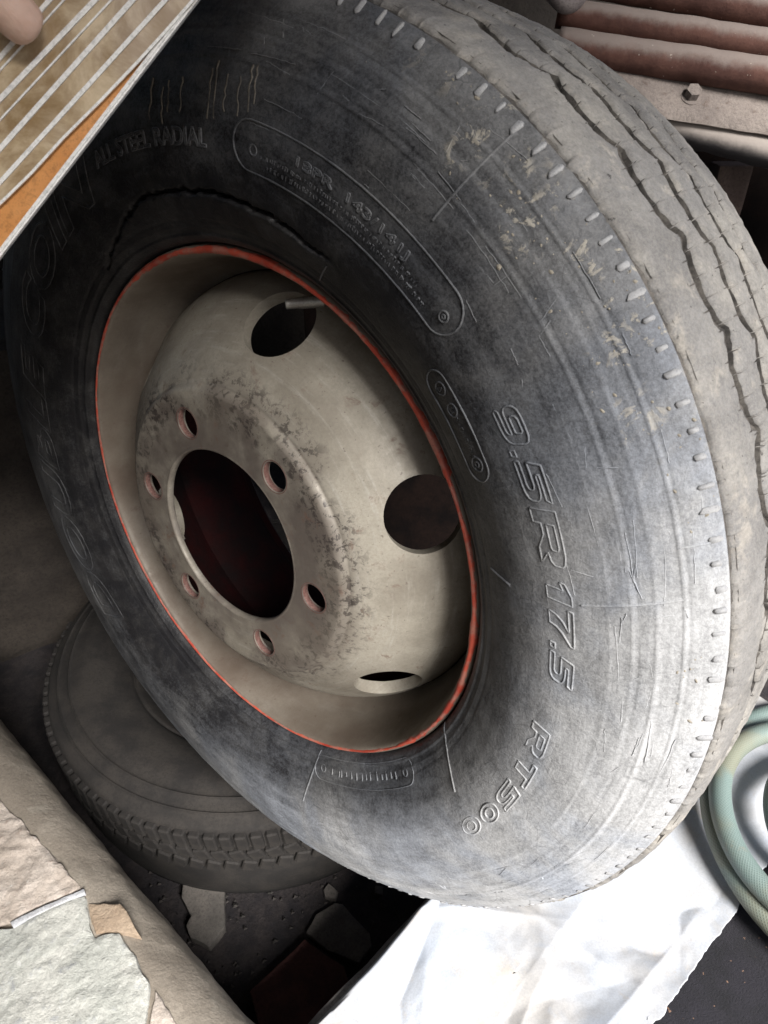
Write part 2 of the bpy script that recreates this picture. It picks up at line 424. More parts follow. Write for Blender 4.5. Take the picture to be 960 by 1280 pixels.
def text_loops(s, bold=.0, shear=0.):
    cu = bpy.data.curves.new('t', 'FONT'); cu.body = s; cu.shear = shear; cu.offset = bold; cu.resolution_u = 4; cu.fill_mode = 'FRONT'
    o = bpy.data.objects.new('t', cu); COL.objects.link(o)
    dg = bpy.context.evaluated_depsgraph_get(); me = o.evaluated_get(dg).to_mesh()
    cnt = {}
    for p in me.polygons:
        vs = list(p.vertices)
        for a, b in zip(vs, vs[1:] + vs[:1]): cnt.setdefault((min(a, b), max(a, b)), []).append((a, b))
    nxt = {}
    for kx, v in cnt.items():
        if len(v) == 1: nxt.setdefault(v[0][0], []).append(v[0][1])
    co = [tuple(v.co[:2]) for v in me.vertices]; loops = []
    while nxt:
        a = next(iter(nxt)); lp = [a]
        while True:
            cs = nxt.get(lp[-1])
            if not cs: break
            b = cs.pop()
            if not cs: del nxt[lp[-1]]
            if b == a: break
            lp.append(b)
        if len(lp) > 2: loops.append([co[i] for i in lp])
    o.evaluated_get(dg).to_mesh_clear(); bpy.data.objects.remove(o); bpy.data.curves.remove(cu)
    return loops
def densify(lp, d):
    out = []
    for (a, b), (c, e) in zip(lp, lp[1:] + lp[:1]):
        n = max(1, int(hypot(c - a, e - b) / d))
        for i in range(n): out.append((a + (c - a) * i / n, b + (e - b) * i / n))
    return out
def arc_text(s, t0, t1, R0, R1, name, mat, w=.0008, h=.0007, bold=.0, shear=0., split=True):
    """text read clockwise with its tops outward, from angle t0 to t1 (degrees)"""
    loops = text_loops(s, bold, shear)
    xs = [p[0] for l in loops for p in l]; ys = [p[1] for l in loops for p in l]
    x0, x1, y0, y1 = min(xs), max(xs), min(ys), max(ys)
    lines = []
    for l in loops:
        l = densify(l, (x1 - x0) / len(s) * .16)
        lines.append(([(R0 + (R1 - R0) * (y - y0) / (y1 - y0), rad(t0 + (t1 - t0) * (x - x0) / (x1 - x0))) for x, y in l], True))
    return ribbon(lines, name, mat, w, h)
def circle_mark(R, td, r, n=20): return ([(R + r * cos(a), rad(td) + r * sin(a) / R) for a in [2 * pi * i / n for i in range(n)]], True)
def panel_line(t0, t1, Ra, Rb, rc=None):
    """rounded slot outline between angles (deg, t0>t1)"""
    r = (Rb - Ra) / 2; Rm = (Ra + Rb) / 2; p = []
    for i in range(41): p.append((Rb, rad(t0 + (t1 - t0) * i / 40)))
    for i in range(1, 12): a = pi / 2 - pi * i / 12; p.append((Rm + r * sin(a), rad(t1) - r * cos(a) / Rm))
    for i in range(41): p.append((Ra, rad(t1 + (t0 - t1) * i / 40)))
    for i in range(1, 12): a = -pi / 2 + pi * i / 12; p.append((Rm + r * sin(a), rad(t0) + r * cos(a) / Rm))
    return (p, True)
def ticks(t0, t1, R0, R1, n):
    L = []
    for i in range(n):
        t = rad(t0 + (t1 - t0) * (i + random.uniform(.1, .9)) / n); r0 = R0 + random.uniform(0, .3) * (R1 - R0); r1 = R1 - random.uniform(0, .3) * (R1 - R0)
        L.append(([(r0, t), (r1, t + random.uniform(-.002, .002))], False))
        if random.random() < .5: L.append(([(r1, t), (r1 - .0004, t - .0045)], False))
    return L
def ell(rx, ry, n=28): return [(.5 + rx * cos(2 * pi * i / n), .5 + ry * sin(2 * pi * i / n)) for i in range(n)]
GLYPH = {
 '9': [[(.12, 0), (.6, 0), (.8, .04), (.94, .14), (1, .3), (1, .75), (.94, .9), (.8, .98), (.6, 1), (.3, 1), (.12, .96), (.03, .86), (0, .75), (0, .6), (.04, .47), (.12, .40), (.25, .37), (.74, .37), (.74, .28), (.7, .22), (.62, .19), (.12, .19), (.06, .1)],
       [(.30, .54), (.68, .54), (.72, .58), (.72, .78), (.66, .83), (.36, .83), (.28, .78), (.26, .7), (.26, .6)]],
 '5': [[(0, 0), (.62, 0), (.82, .03), (.95, .12), (1, .24), (1, .44), (.95, .56), (.82, .64), (.62, .67), (.32, .67), (.33, .80), (.95, .80), (1, 1), (.08, 1), (.02, .48), (.6, .48), (.69, .44), (.72, .38), (.72, .28), (.68, .22), (.6, .19), (0, .19)]],
 'R': [[(0, 0), (.25, 0), (.25, .3), (.45, .3), (.72, 0), (1, 0), (.78, .33), (.93, .40), (1, .53), (1, .8), (.94, .93), (.78, 1), (0, 1)], [(.25, .5), (.66, .5), (.72, .55), (.72, .76), (.66, .81), (.25, .81)]],
 '1': [[(.35, 0), (1, 0), (1, 1), (.55, 1), (0, .78), (0, .58), (.35, .68)]],
 '7': [[(0, 1), (1, 1), (1, .86), (.72, .52), (.6, .28), (.56, 0), (.2, 0), (.25, .3), (.38, .55), (.62, .80), (0, .80)]],
 'T': [[(.35, 0), (.65, 0), (.65, .78), (1, .78), (1, 1), (0, 1), (0, .78), (.35, .78)]],
 '0': [ell(.5, .5), ell(.24, .27)],
 '.': [[(0, 0), (1, 0), (1, 1), (0, 1)]]}
def glyph_line(items, R0, R1, name, mat, slant, w, h):
    L = []
    for ch, t0, t1 in items:
        Rb = R0 + (R1 - R0) * .2 if ch == '.' else R1
        for lp in GLYPH[ch]:
            p = densify(lp, .06)
            L.append(([(R0 + (Rb - R0) * y, rad(t0 + (t1 - t0) * x - slant * y * (.2 if ch == '.' else 1))) for x, y in p], True))
    return ribbon(L, name, mat, w, h)
glyph_line([('9', 17.0, 12.9), ('.', 12.2, 11.5), ('5', 11.0, 6.6), ('R', 5.7, -.6), ('1', -2.5, -4.9), ('7', -5.6, -10.0), ('.', -10.6, -11.3), ('5', -11.9, -15.6)], .3075, .3232, 'size_lettering', M_ridge, .7, .00065, .0007)
glyph_line([('R', -23.6, -28.4), ('T', -30.0, -34.8), ('5', -36.0, -41.0), ('0', -42.2, -46.6), ('0', -47.6, -52.0)], .3025, .3155, 'pattern_lettering', M_ridge, .5, .00085, .0008)
arc_text('18PR  143/141J', 51.6, 34.6, .3130, .3200, 'load_lettering', M_ridge, .0006, .0008, .0, .0)
arc_text('ALL STEEL RADIAL', 91.5, 66.5, .3050, .3155, 'radial_lettering', M_ridge, .0008, .0010, .0, .1)
arc_text('DOUBLE COIN', 203, 93.5, .2880, .3220, 'brand_lettering', M_ridge_dark, .0010, .0007, .03, .25)
ribbon([panel_line(59, 28.3, .2985, .3275), circle_mark(.3115, 58.3, .0030), circle_mark(.3115, 27.6, .0032), circle_mark(.3115, 27.6, .0012, 8)], 'data_panel', M_ridge, .0007, .0008)
ribbon(ticks(57, 32, .3082, .3110, 60) + ticks(56, 30, .3030, .3060, 60), 'small_lettering', M_ridge, .0004, .0005)
ribbon([panel_line(22.5, 11.2, .2680, .2868), circle_mark(.2785, 21.9, .0042), circle_mark(.2785, 18.9, .0042), circle_mark(.2785, 11.6, .0046), circle_mark(.2785, 11.6, .0018, 10)]
       + [([(.2762, rad(21.6)), (.2808, rad(21.9)), (.2762, rad(22.2))], True)], 'approval_panel', M_ridge, .0007, .0008)
arc_text('E', 19.25, 18.55, .2765, .2807, 'approval_lettering', M_ridge, .0004, .0005)
ribbon(ticks(18, 12.5, .2768, .2800, 16), 'small_lettering', M_ridge, .0004, .0005)
ribbon([panel_line(-61, -89, .2440, .2640), circle_mark(.2540, -61.5, .0030), circle_mark(.2540, -88.5, .0030)], 'bead_panel', M_ridge, .0006, .0007)
ribbon(ticks(-64, -86, .2505, .2580, 14), 'small_lettering', M_ridge, .0006, .0008)
def radial(t0, R0, t1, R1): 
    n = 16; return ([(R0 + (R1 - R0) * i / n, rad(t0 + (t1 - t0) * i / n)) for i in range(n + 1)], False)
for q in ((34.6, .3417, 34.4, .3985), (-5.2, .3288, -4.3, .3808), (-44.2, .2400, -48.8, .2823), (-90.1, .2410, -94.5, .2921), (.3, .3815, .3, .3975), (47, .2500, 45, .2680), (-3.8, .2610, -5.0, .2790)):
    ribbon([radial(*q)], 'mould_line', M_ridge, .0008, .0010)
# pale scrapes at the top left of the sidewall
sc = []
for u, v0, v1 in ((191, 97, 150), (206, 108, 155), (213, 100, 140), (229, 96, 140), (264, 85, 148), (270, 75, 148), (283, 92, 140), (300, 96, 145), (313, 80, 140), (319, 78, 130)):
    p = []
    for i in range(8):
        h = WH(u + random.uniform(-1.5, 1.5), v0 + (v1 - v0) * i / 7, .027); p.append((hypot(h.x, h.y), atan2(h.y, h.x)))
    sc.append((p, False))
ribbon(sc, 'scrape_mark', rubber_mark('scraped_rubber', (.07, .065, .058), (.20, .18, .15)), .0009, .0004, kind='stuff')

scr = []
for i in range(120):
    t = rad(random.uniform(-75, 62)); R = random.choice((random.uniform(.325, .392), random.uniform(.345, .385))); L = rad(random.uniform(.6, 7)); n = 9; dr = random.gauss(0, .0025)
    if random.random() < .25: L *= .15; dr = random.uniform(-.014, .014)
    scr.append(([(min(.394, R + dr * q / n + .0006 * fbm(q * .7, i)), t + L * q / n) for q in range(n + 1)], False))
ribbon(scr, 'scratch_mark', rubber('scratched_rubber', add=.16), .00032, .00022, kind='stuff')
V, F = [], []
for i in range(90):
    c0 = random.choice(((31, .372), (26, .366), (19, .380), (14, .374), (40, .392), (22, .392), (-12, .384), (8, .390)))
    t = rad(c0[0] + random.gauss(0, 3.2)); R = min(.3985, c0[1] + random.gauss(0, .007)); r = abs(random.gauss(0, .0005)) + .0003
    p = on_side(R, t, -.0004); n0 = len(V); m = 7; st = random.uniform(.7, 2.2); ro = random.uniform(0, 3)
    for ring, hh in ((1., 0.), (.62, .5)):
        for q in range(m):
            a = 2 * pi * q / m; x_, y_ = r * ring * cos(a) * st, r * ring * sin(a)
            V.append(p + Vector((x_ * cos(ro) - y_ * sin(ro), x_ * sin(ro) + y_ * cos(ro), 0)) * random.uniform(.7, 1.3) + Vector((0, 0, .0004 + hh * r * .7)))
    V.append(p + Vector((0, 0, .0004 + .6 * r)))
    for q in range(m):
        q2 = (q + 1) % m; F.append((n0 + q, n0 + q2, n0 + m + q2, n0 + m + q)); F.append((n0 + m + q, n0 + m + q2, n0 + 2 * m))
mesh_obj('dried_mud', V, F, simple('tan_mud', (.30, .27, .22), (.44, .40, .33), 120, .95, .5, 400, dist=.0006), tyre)['kind'] = 'stuff'

# rim barrel, red flange line
RIM = cr([(.2383, -.020), (.2384, -.006), (.2372, -.0004), (.2345, .0012), (.2318, -.0002), (.2300, -.0050), (.2285, -.0140), (.2265, -.0300), (.2230, -.0450), (.2150, -.0580), (.2112, -.0660)], 5)
V, F = lathe([(p[0], p[1]) for p in RIM], 240); rim = mesh_obj('rim', V, F, M_wheel, wheel)
V, F = lathe([(p[0], p[1]) for p in cr([(.2114, -.0655), (.2085, -.075), (.205, -.10), (.205, -.15), (.222, -.165), (.232, -.178), (.238, -.186)], 4)], 160)
mesh_obj('rim_barrel', V, F, M_barrel, rim)
V, F = [], []; n = 480; kk = 7
for i in range(n):
    t = 2 * pi * i / n; wv = .0028 + .0012 * fbm(cos(t) * 6, sin(t) * 6, 4.) + .0008 * fbm(cos(t) * 40, sin(t) * 40, 9.)
    if 1.9 < t < 5.2: wv *= .62
    rc_ = .2344 + .0004 * fbm(cos(t) * 9, sin(t) * 9, 7.)
    for q in range(kk):
        a = pi * q / (kk - 1); R = rc_ + max(.0006, wv) * cos(a); V.append((R * cos(t), R * sin(t), -.0022 + .0046 * sin(a)))
F = [(i * kk + q, ((i + 1) % n) * kk + q, ((i + 1) % n) * kk + q + 1, i * kk + q + 1) for i in range(n) for q in range(kk - 1)]
mesh_obj('flange_stripe', V, F, M_red, rim)

# disc: solid of revolution, holes cut through
fr = [(p[0], p[1]) for p in cr([(.0812, .0270), (.0820, .0286), (.0845, .0290), (.104, .0290), (.1265, .0288), (.1315, .0279), (.1345, .0252), (.1365, .0226), (.1400, .0212), (.150, .0150), (.166, .0035), (.182, -.0125), (.196, -.0300), (.206, -.0480), (.2105, -.0640)], 4)]
bk = [(.2095, -.074), (.199, -.056), (.187, -.037), (.172, -.018), (.152, .001), (.136, .0170), (.124, .0205), (.100, .0215), (.0812, .0232)]
V, F = lathe(fr + bk, 192, closed=True)
disc = mesh_obj('wheel_disc', V, [f[::-1] for f in F], M_wheel, wheel)
bm = bmesh.new()
for i in range(6):
    t = rad(1.5 + 60 * i)
    tilt = rad(46)
    mt = Matrix.Rotation(t, 4, 'Z') @ Matrix.Translation((.1865, 0, -.018)) @ Matrix.Rotation(tilt, 4, 'Y')
    bmesh.ops.create_cone(bm, cap_ends=True, segments=48, radius1=.0305, radius2=.0305, depth=.09, matrix=mt)
for i in range(6):
    t = 1.5976 - i * pi / 3
    bmesh.ops.create_cone(bm, cap_ends=True, segments=32, radius1=.0128, radius2=.0128, depth=.08, matrix=Matrix.Translation((.1038 * cos(t), .1038 * sin(t), .02)))
cut = bm_obj('cutter', bm)
cut.parent = wheel
md = disc.modifiers.new('holes', 'BOOLEAN'); md.operation = 'DIFFERENCE'; md.object = cut; md.solver = 'EXACT'
bpy.context.view_layer.update()
dg = bpy.context.evaluated_depsgraph_get(); nm = bpy.data.meshes.new_from_object(disc.evaluated_get(dg)); disc.modifiers.clear(); disc.data = nm
nm.polygons.foreach_set('use_smooth', [True] * len(nm.polygons)); nm.set_sharp_from_angle(angle=rad(32))
if not nm.materials: nm.materials.append(M_wheel)
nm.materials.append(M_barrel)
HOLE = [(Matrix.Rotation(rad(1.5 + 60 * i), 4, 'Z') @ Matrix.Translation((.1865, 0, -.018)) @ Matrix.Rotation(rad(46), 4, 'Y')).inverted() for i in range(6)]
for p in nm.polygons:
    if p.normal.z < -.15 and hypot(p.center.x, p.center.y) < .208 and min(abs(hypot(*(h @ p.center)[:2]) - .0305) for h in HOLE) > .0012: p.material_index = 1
bpy.data.objects.remove(cut)
for i in range(6):
    t = 1.5976 - i * pi / 3
    V, F = lathe([(.0142, .0294), (.0136, .0297), (.0126, .0280), (.0124, .0235), (.0127, .0233)], 28)
    mesh_obj('bolt_hole_lining', V, F, M_bolt_rust, disc, loc=(.1038 * cos(t), .1038 * sin(t), -.0004))
V, F = lathe([(.0835, .0292), (.0822, .0297), (.0808, .0286), (.0806, .0260), (.0806, .0234), (.0812, .0232)], 96)
mesh_obj('hub_bore', V, F, M_wheel, disc)
# valve stem
a = WH(357, 380, -.020); b_ = WH(405, 376, -.040)
V, F = tube([b_, b_.lerp(a, .5), b_.lerp(a, .7), a.lerp(b_, .02), a], [.0046, .0046, .0040, .0040, .0034], 16)
st = mesh_obj('valve_stem', V, F, M_steel, wheel); st.data.set_sharp_from_angle(angle=rad(40))

# ------------------------------------------------------------------ second tyre lying flat in the pit
tc = Vector((-.079, .282, 0)); t2 = empty('flat_tyre', tc); tag(t2, 'dirty brown black car tyre lying flat in the dark pit under the big wheel', 'tyre')
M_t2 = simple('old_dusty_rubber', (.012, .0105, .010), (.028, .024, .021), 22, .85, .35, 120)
H2 = .205
prof = cr([(.165, H2 - .050), (.178, H2 - .036), (.192, H2 - .026), (.197, H2 - .0275), (.202, H2 - .021), (.222, H2 - .009), (.245, H2 - .002), (.264, H2), (.281, H2 - .003), (.285, H2 - .0015), (.288, H2 - .0055), (.299, H2 - .010), (.302, H2 - .0085), (.305, H2 - .013), (.316, H2 - .020)], 5)
pr = [(p[0], p[1]) for p in prof] + [(.319, H2 - .024), (.3195, .035), (.315, .015), (.29, .004), (.25, .002), (.19, .012), (.165, .018), (.165, .03), (.21, .06), (.21, H2 - .06), (.168, H2 - .034)]
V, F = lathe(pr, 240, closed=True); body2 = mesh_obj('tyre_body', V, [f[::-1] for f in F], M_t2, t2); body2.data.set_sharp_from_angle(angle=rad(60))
# side lugs of its shoulder and two tread bands
def blockm(sx, sy, sz, bev, mat, name):
    bm = bmesh.new(); bmesh.ops.create_cube(bm, size=1)
    for v in bm.verts: v.co = Vector((v.co.x * sx, v.co.y * sy, v.co.z * sz))
    bmesh.ops.bevel(bm, geom=bm.edges[:], offset=bev, segments=1, affect='EDGES')
    me = bpy.data.meshes.new(name); bm.to_mesh(me); bm.free(); me.materials.append(mat); return me
lb = blockm(.010, .015, .030, .002, M_t2, 'tread_block'); lb2 = blockm(.0085, .019, .022, .002, M_t2, 'tread_block')
for row, (zc, me, n) in enumerate(((H2 - .040, lb, 104), (H2 - .070, lb2, 88), (H2 - .096, lb2, 88))):
    for i in range(n):
        t = 2 * pi * (i + .5 * (row % 2)) / n
        if not (pi * .95 < t < 2 * pi * .98): continue
        o = bpy.data.objects.new('tread_block', me); COL.objects.link(o); o.parent = body2
        o.matrix_local = Matrix.Translation((.322 * cos(t), .322 * sin(t), zc)) @ Matrix.Rotation(t, 4, 'Z') @ Matrix.Rotation((.32 if row == 1 else -.28 if row else .06), 4, 'X')

# ------------------------------------------------------------------ ledge with rounded cement nose, lower left
ZL = .30
A_, B_ = PZ(0, 1000, ZL), PZ(210, 1280, ZL)
ld = (B_ - A_); ld.z = 0; ld.normalize(); ln = Vector((-ld.y, ld.x, 0))            # ln points to the pit
if ln.y < 0: ln = -ln
L0 = A_ - ld * .55; L0.z = 0; LEN = 1.5
M_cem = simple('cement_coping', (.30, .27, .235), (.42, .385, .335), 14, .9, .35, 160)
def cem_mat():
    b = NB('smooth_cement'); c = b.mix(b.ramp(b.noise(12, 6), .35, .65), (.22, .19, .155), (.31, .275, .23))
    c = b.mix(b.ramp(b.noise(60, 6, .7), .6, .72, 0, .5), c, (.16, .135, .11)); c = b.mix(b.math('MULTIPLY', b.ramp(b.noise(380, 4, .8), .42, .62), .35), c, (.13, .11, .09)); c = b.mix(b.ramp(b.noise(26, 6, .7), .56, .68, 0, .5), c, (.36, .33, .28)); b.col(c); b.rough(.9); b.bump(b.noise(140, 7, .75), .6, .003); return b.m
M_cem = cem_mat()
ledge = empty('stone_ledge', L0); tag(ledge, 'low stone topped ledge with a rounded smooth cement nose at the lower left', 'ledge')
sec = [(-.9, -.02), (-.9, ZL - .004), (-.02, ZL - .004), (-.004, ZL - .002), (.010, ZL - .002), (.024, ZL - .007), (.038, ZL - .018), (.049, ZL - .034), (.056, ZL - .060), (.060, ZL - .10), (.062, ZL - .18), (.064, -.02)]
sec = [Vector((p[0], p[1], 0)) for p in sec[:3]] + cr(sec[3:], 4)
V = []; n = 240
for i in range(n + 1):
    s = LEN * i / n
    for q, p in enumerate(sec):
        w = .0022 * fbm(s * 9, p[1] * 20, 3.) + .0012 * fbm(s * 50, p[0] * 60, p[1] * 60) if 3 <= q < len(sec) - 1 else 0
        if 3 <= q < 8: w += .006 * max(0, fbm(s * 14, 4.)) * -1
        V.append(ld * s + ln * (p[0] + w) + Vector((0, 0, p[1] + (.002 * fbm(s * 12, p[0] * 12) if 3 <= q else 0))))
k = len(sec); F = [(i * k + q, (i + 1) * k + q, (i + 1) * k + q + 1, i * k + q + 1) for i in range(n) for q in range(k - 1)]
mesh_obj('cement_nose', V, F, M_cem, ledge)
def stone_mat(name, c1, c2, c3):
    b = NB(name); c = b.mix(b.ramp(b.noise(16, 7, .6, dist=.5), .35, .65), c1, c2)
    c = b.mix(b.ramp(b.noise(70, 7, .7, dist=.3), .55, .7, 0, .7), c, c3)
    c = b.mix(b.math('MULTIPLY', b.ramp(b.noise(330, 4, .8), .44, .64), .40), c, tuple(x * .5 for x in c1)); c = b.mix(b.ramp(b.noise(150, 5, .75), .60, .70, 0, .5), c, tuple(min(.6, x * 1.35) for x in c2)); b.col(c); b.rough(.85)
    b.bump(b.noise(70, 8, .7, dist=.2), .8, .005); b.bump(b.noise(400, 4, .7), .25, .0008); return b.m
M_st1 = stone_mat('beige_render', (.40, .34, .29), (.53, .47, .42), (.20, .135, .105))
M_st2 = stone_mat('greenish_flagstone', (.39, .40, .37), (.50, .50, .465), (.27, .285, .31))
def led_pix(poly): 
    out = []
    for u, v in poly:
        p = PZ(u, v, ZL) - L0; out.append((p.x, p.y))
    return out
def edge_pix(n=0): pass
stones = [(M_st1, [(-140, 860), (-60, 925), (0, 998), (60, 1062), (104, 1112), (60, 1128), (15, 1153), (-60, 1170), (-260, 1080)], .0050, ZL + .0015),
          (M_st2, [(18, 1159), (62, 1134), (106, 1118), (112, 1160), (118, 1172), (150, 1166), (165, 1190), (176, 1212), (188, 1230), (178, 1300), (170, 1360), (40, 1420), (-120, 1330), (-100, 1190)], .0035, ZL + .0025),
          (M_st1, [(194, 1234), (216, 1272), (260, 1345), (240, 1420), (178, 1368), (186, 1300)], .0045, ZL + .0015),
          (M_st1, [(-270, 1085), (-62, 1176), (-108, 1192), (-128, 1332), (-400, 1250)], .0050, ZL + .0010)]
for i, (m, poly, amp, top) in enumerate(stones):
    rough_block('paving_stone', led_pix(poly), ZL - .02, top, m, ledge, amp=amp * .42, sc=120, sub=7, bevel=.004, seed=i * 7.)
p = led_pix([(110, 1128), (150, 1132), (176, 1168), (150, 1164), (121, 1168), (114, 1156)])
rough_block('broken_mortar', p, ZL - .02, ZL + .001, stone_mat('sandy_mortar', (.29, .215, .15), (.37, .29, .215), (.2, .14, .1)), ledge, amp=.002, sc=90, sub=5, bevel=.002, seed=3.)
p = led_pix([(14, 1155), (60, 1131), (105, 1114), (107, 1119), (62, 1136), (18, 1161)])
rough_block('mortar_joint', p, ZL - .02, ZL + .0035, stone_mat('pale_mortar', (.46, .47, .50), (.56, .57, .59), (.3, .3, .3)), ledge, amp=.001, sc=120, sub=4, bevel=.001, seed=5.)

# ------------------------------------------------------------------ raised slab, dark cloth and white sheet, lower right
ZP = .215
def pp(u, v, z=ZP): q = PZ(u, v, z); return (q.x, q.y)
slabm = simple('grey_slab', (.15, .14, .14), (.26, .245, .235), 16, .9, .5, 90)
e0, e1 = PZ(545, 1108, ZP), PZ(375, 1290, ZP); sd = (e0 - e1).normalized(); sn = Vector((sd.y, -sd.x, 0))
q0 = e1 - sd * .5; q1 = e0 + sd * .35
slab = rough_block('concrete_slab', [(q0.x, q0.y), (q0.x + sn.x * 1.3, q0.y + sn.y * 1.3), (q1.x + sn.x * 1.3, q1.y + sn.y * 1.3), (q1.x, q1.y)], -.02, ZP, slabm, None, amp=.002, sc=30, sub=5, bevel=.006)
tag(slab, 'grey concrete slab under the white sheet at the lower right', 'slab')
def cloth_grid(name, origin, du, dv, nu, nv, fz, mat, fe=None, thick=.0012):
    V = []
    for j in range(nv + 1):
        for i in range(nu + 1):
            a, b = i / nu, j / nv
            if fe: a, b = fe(a, b)
            p = origin + du * a + dv * b; p.z += fz(p.x, p.y, a, b); V.append(p)
    F = [(j * (nu + 1) + i, j * (nu + 1) + i + 1, (j + 1) * (nu + 1) + i + 1, (j + 1) * (nu + 1) + i) for j in range(nv) for i in range(nu)]
    o = mesh_obj(name, V, F, mat); md = o.modifiers.new('thickness', 'SOLIDIFY'); md.thickness = thick; return o
def carpet_mat():
    b = NB('navy_cloth'); c = b.mix(b.ramp(b.noise(30, 6), .35, .65), (.004, .004, .007), (.011, .010, .016))
    c = b.mix(b.ramp(b.noise(180, 3, .5), .70, .74, 0, .8), c, (.25, .15, .10)); b.col(c); b.rough(.95); b.bump(b.noise(500, 3, .8), .8, .003)
    b.b.inputs['Sheen Weight'].default_value = .05; return b.m
M_navy = carpet_mat()
nv_o = PZ(780, 1330, ZP); nv_o = Vector((e1.x, e1.y, ZP + .006)) + sn * .1 - sd * .45
cl0 = cloth_grid('dark_mat', nv_o, sn * 1.15, sd * 1.15, 120, 120, lambda x, y, a, b: .004 * fbm(x * 9, y * 9) + .003, M_navy, thick=.004)
tag(cl0, 'dark navy cloth mat with rusty specks beneath the frayed white sheet', 'mat')
def sheet_mat():
    b = NB('white_sheet'); c = b.mix(b.ramp(b.noise(7, 5), .38, .68), (.42, .45, .50), (.41, .40, .39))
    c = b.mix(b.ramp(b.noise(70, 7, .75), .62, .72, 0, .5), c, (.30, .26, .23)); c = b.mix(b.ramp(b.noise(9, 6, .7), .52, .66, 0, .6), c, (.40, .45, .53)); c = b.mix(b.ramp(b.noise(16, 6, .75), .56, .66, 0, .5), c, (.45, .40, .34)); c = b.mix(b.math('MULTIPLY', b.ramp(b.noise(500, 3, .8), .42, .6), .22), c, (.22, .23, .25))
    b.col(c); b.rough(.95); b.b.inputs['Specular IOR Level'].default_value = .15; b.bump(b.noise(60, 7, .7), .15, .002); b.bump(b.noise(700, 3, .6), .3, .0005); return b.m
M_sheet = sheet_mat()
w0, w1 = PZ(528, 1132, ZP + .02), PZ(372, 1282, ZP + .02); r0 = PZ(865, 1215, ZP + .02)
sdir = (w0 - w1).normalized(); sper = Vector((sdir.y, -sdir.x, 0)); width = (r0 - w1).dot(sper)
CREASE = []
for i in range(46):
    cx_, cy_, an = random.random(), random.uniform(.1, .75), random.uniform(0, pi)
    CREASE.append((cx_, cy_, cos(an), sin(an), random.uniform(.06, .22), random.uniform(.012, .035), random.choice((-1, 1)) * random.uniform(.0015, .0042)))
def creases(a, b):
    z = 0
    for cx_, cy_, c, s, L, w, h in CREASE:
        u = (a - cx_) * width * c + (b - cy_) * s; v = abs(-(a - cx_) * width * s + (b - cy_) * c)
        if abs(u) < L and v < w: z += h * (1 - v / w) ** 1.6 * (1 - (u / L) ** 2)
    return z
def wz(x, y, a, b):
    q = Vector((x, y, 0)); al = (q - Vector((w0.x, w0.y, 0))).dot(sdir)       # along: 0 at the wheel edge
    z = .024 + .018 * fbm(x * 4, y * 4, 2.) + .003 * fbm(x * 11 + fbm(x * 4, y * 4), y * 11, 6.)
    z += .004 * fbm((x * .7 + y) * 6, (x - y * .7) * 2, 8., 2)
    z += creases(a, b)
    z += .038 * exp(-((al - .02) / .07) ** 2) * (1 - a * .55)
    e = max(0, 1 - a / .05); z -= .035 * e * e
    return (max(z, .018) if a > .05 else max(z, -.03))
def we(a, b): 
    a2 = a + (.018 * fbm(b * 9, 1.) + .010 * fbm(b * 70, 5.) if a > .97 or a < .03 else .018 * fbm(b * 9, 1.) * (1 if a > .5 else .3)); return a2, b
wo = Vector((w1.x, w1.y, ZP)) - sdir * .3
sheet = cloth_grid('white_sheet', wo, sper * width, sdir * 1.0, 200, 420, wz, M_sheet, we)
tag(sheet, 'crumpled dirty white cloth sheet spread under the bottom of the big wheel', 'sheet')
# ------------------------------------------------------------------ hose coil at the right edge
def hose_mat():
    b = NB('braided_hose'); w = b.n('ShaderNodeTexCoord').outputs['UV']
    mp = b.mapv((1, 1, 1), w)
    chk = []
    for sgn in (1, -1):
        sp = b.n('ShaderNodeSeparateXYZ'); b.l(mp, sp.inputs[0])
        chk.append(b.math('SINE', b.math('ADD', b.math('MULTIPLY', sp.outputs[0], 2 * pi * 22), b.math('MULTIPLY', sp.outputs[1], sgn * 2 * pi * 250))))
    net = b.math('MAXIMUM', chk[0], chk[1])
    c = b.mix(b.ramp(b.noise(9, 4), .4, .6), (.13, .18, .17), (.17, .175, .13)); c = b.mix(b.ramp(net, .75, .98, 0, .25), c, (.33, .39, .36))
    c = b.mix(b.ramp(b.noise(50, 6, .7), .58, .72, 0, .5), c, (.20, .19, .15)); b.col(c); b.rough(.45); b.bump(net, .25, .0008); return b.m
M_hose = hose_mat()
hc = PZ(1108, 1058, ZP + .03); path = []; RH = .0122
loops = [(.192, .0, .0), (.142, .022, -.048), (.098, .014, -.030)]
NS = 96
for i in range(int(NS * 2.9)):
    t = i / NS; k0 = min(2, int(t)); f = t - int(t); k1 = min(2, k0 + 1)
    f2 = max(0, (f - .75) / .25); f2 = f2 * f2 * (3 - 2 * f2)
    R = loops[k0][0] * (1 - f2) + loops[k1][0] * f2; z = loops[k0][1] * (1 - f2) + loops[k1][1] * f2
    a = 2 * pi * f - .3 * pi; xo = loops[k0][2] * (1 - f2) + loops[k1][2] * f2
    path.append(Vector((hc.x + xo + R * cos(a) * 1.0, hc.y + R * sin(a) * .95, ZP + .030 + RH + z + .004 * sin(3 * a))))
SEG = 20; V, F = tube(path, RH, SEG)
hose = mesh_obj('hose', V, F, M_hose)
uv = hose.data.uv_layers.new(name='uv')
for p in hose.data.polygons:
    for li in p.loop_indices:
        vi = hose.data.loops[li].vertex_index; i, kx = divmod(vi, SEG)
        ks = [hose.data.loops[q].vertex_index % SEG for q in p.loop_indices]
        u = kx / SEG + (1 if kx == 0 and max(ks) == SEG - 1 else 0)
        uv.data[li].uv = (u, i * .0105)
tag(hose, 'coiled mint green braided hose beside the white sheet at the right edge', 'hose')

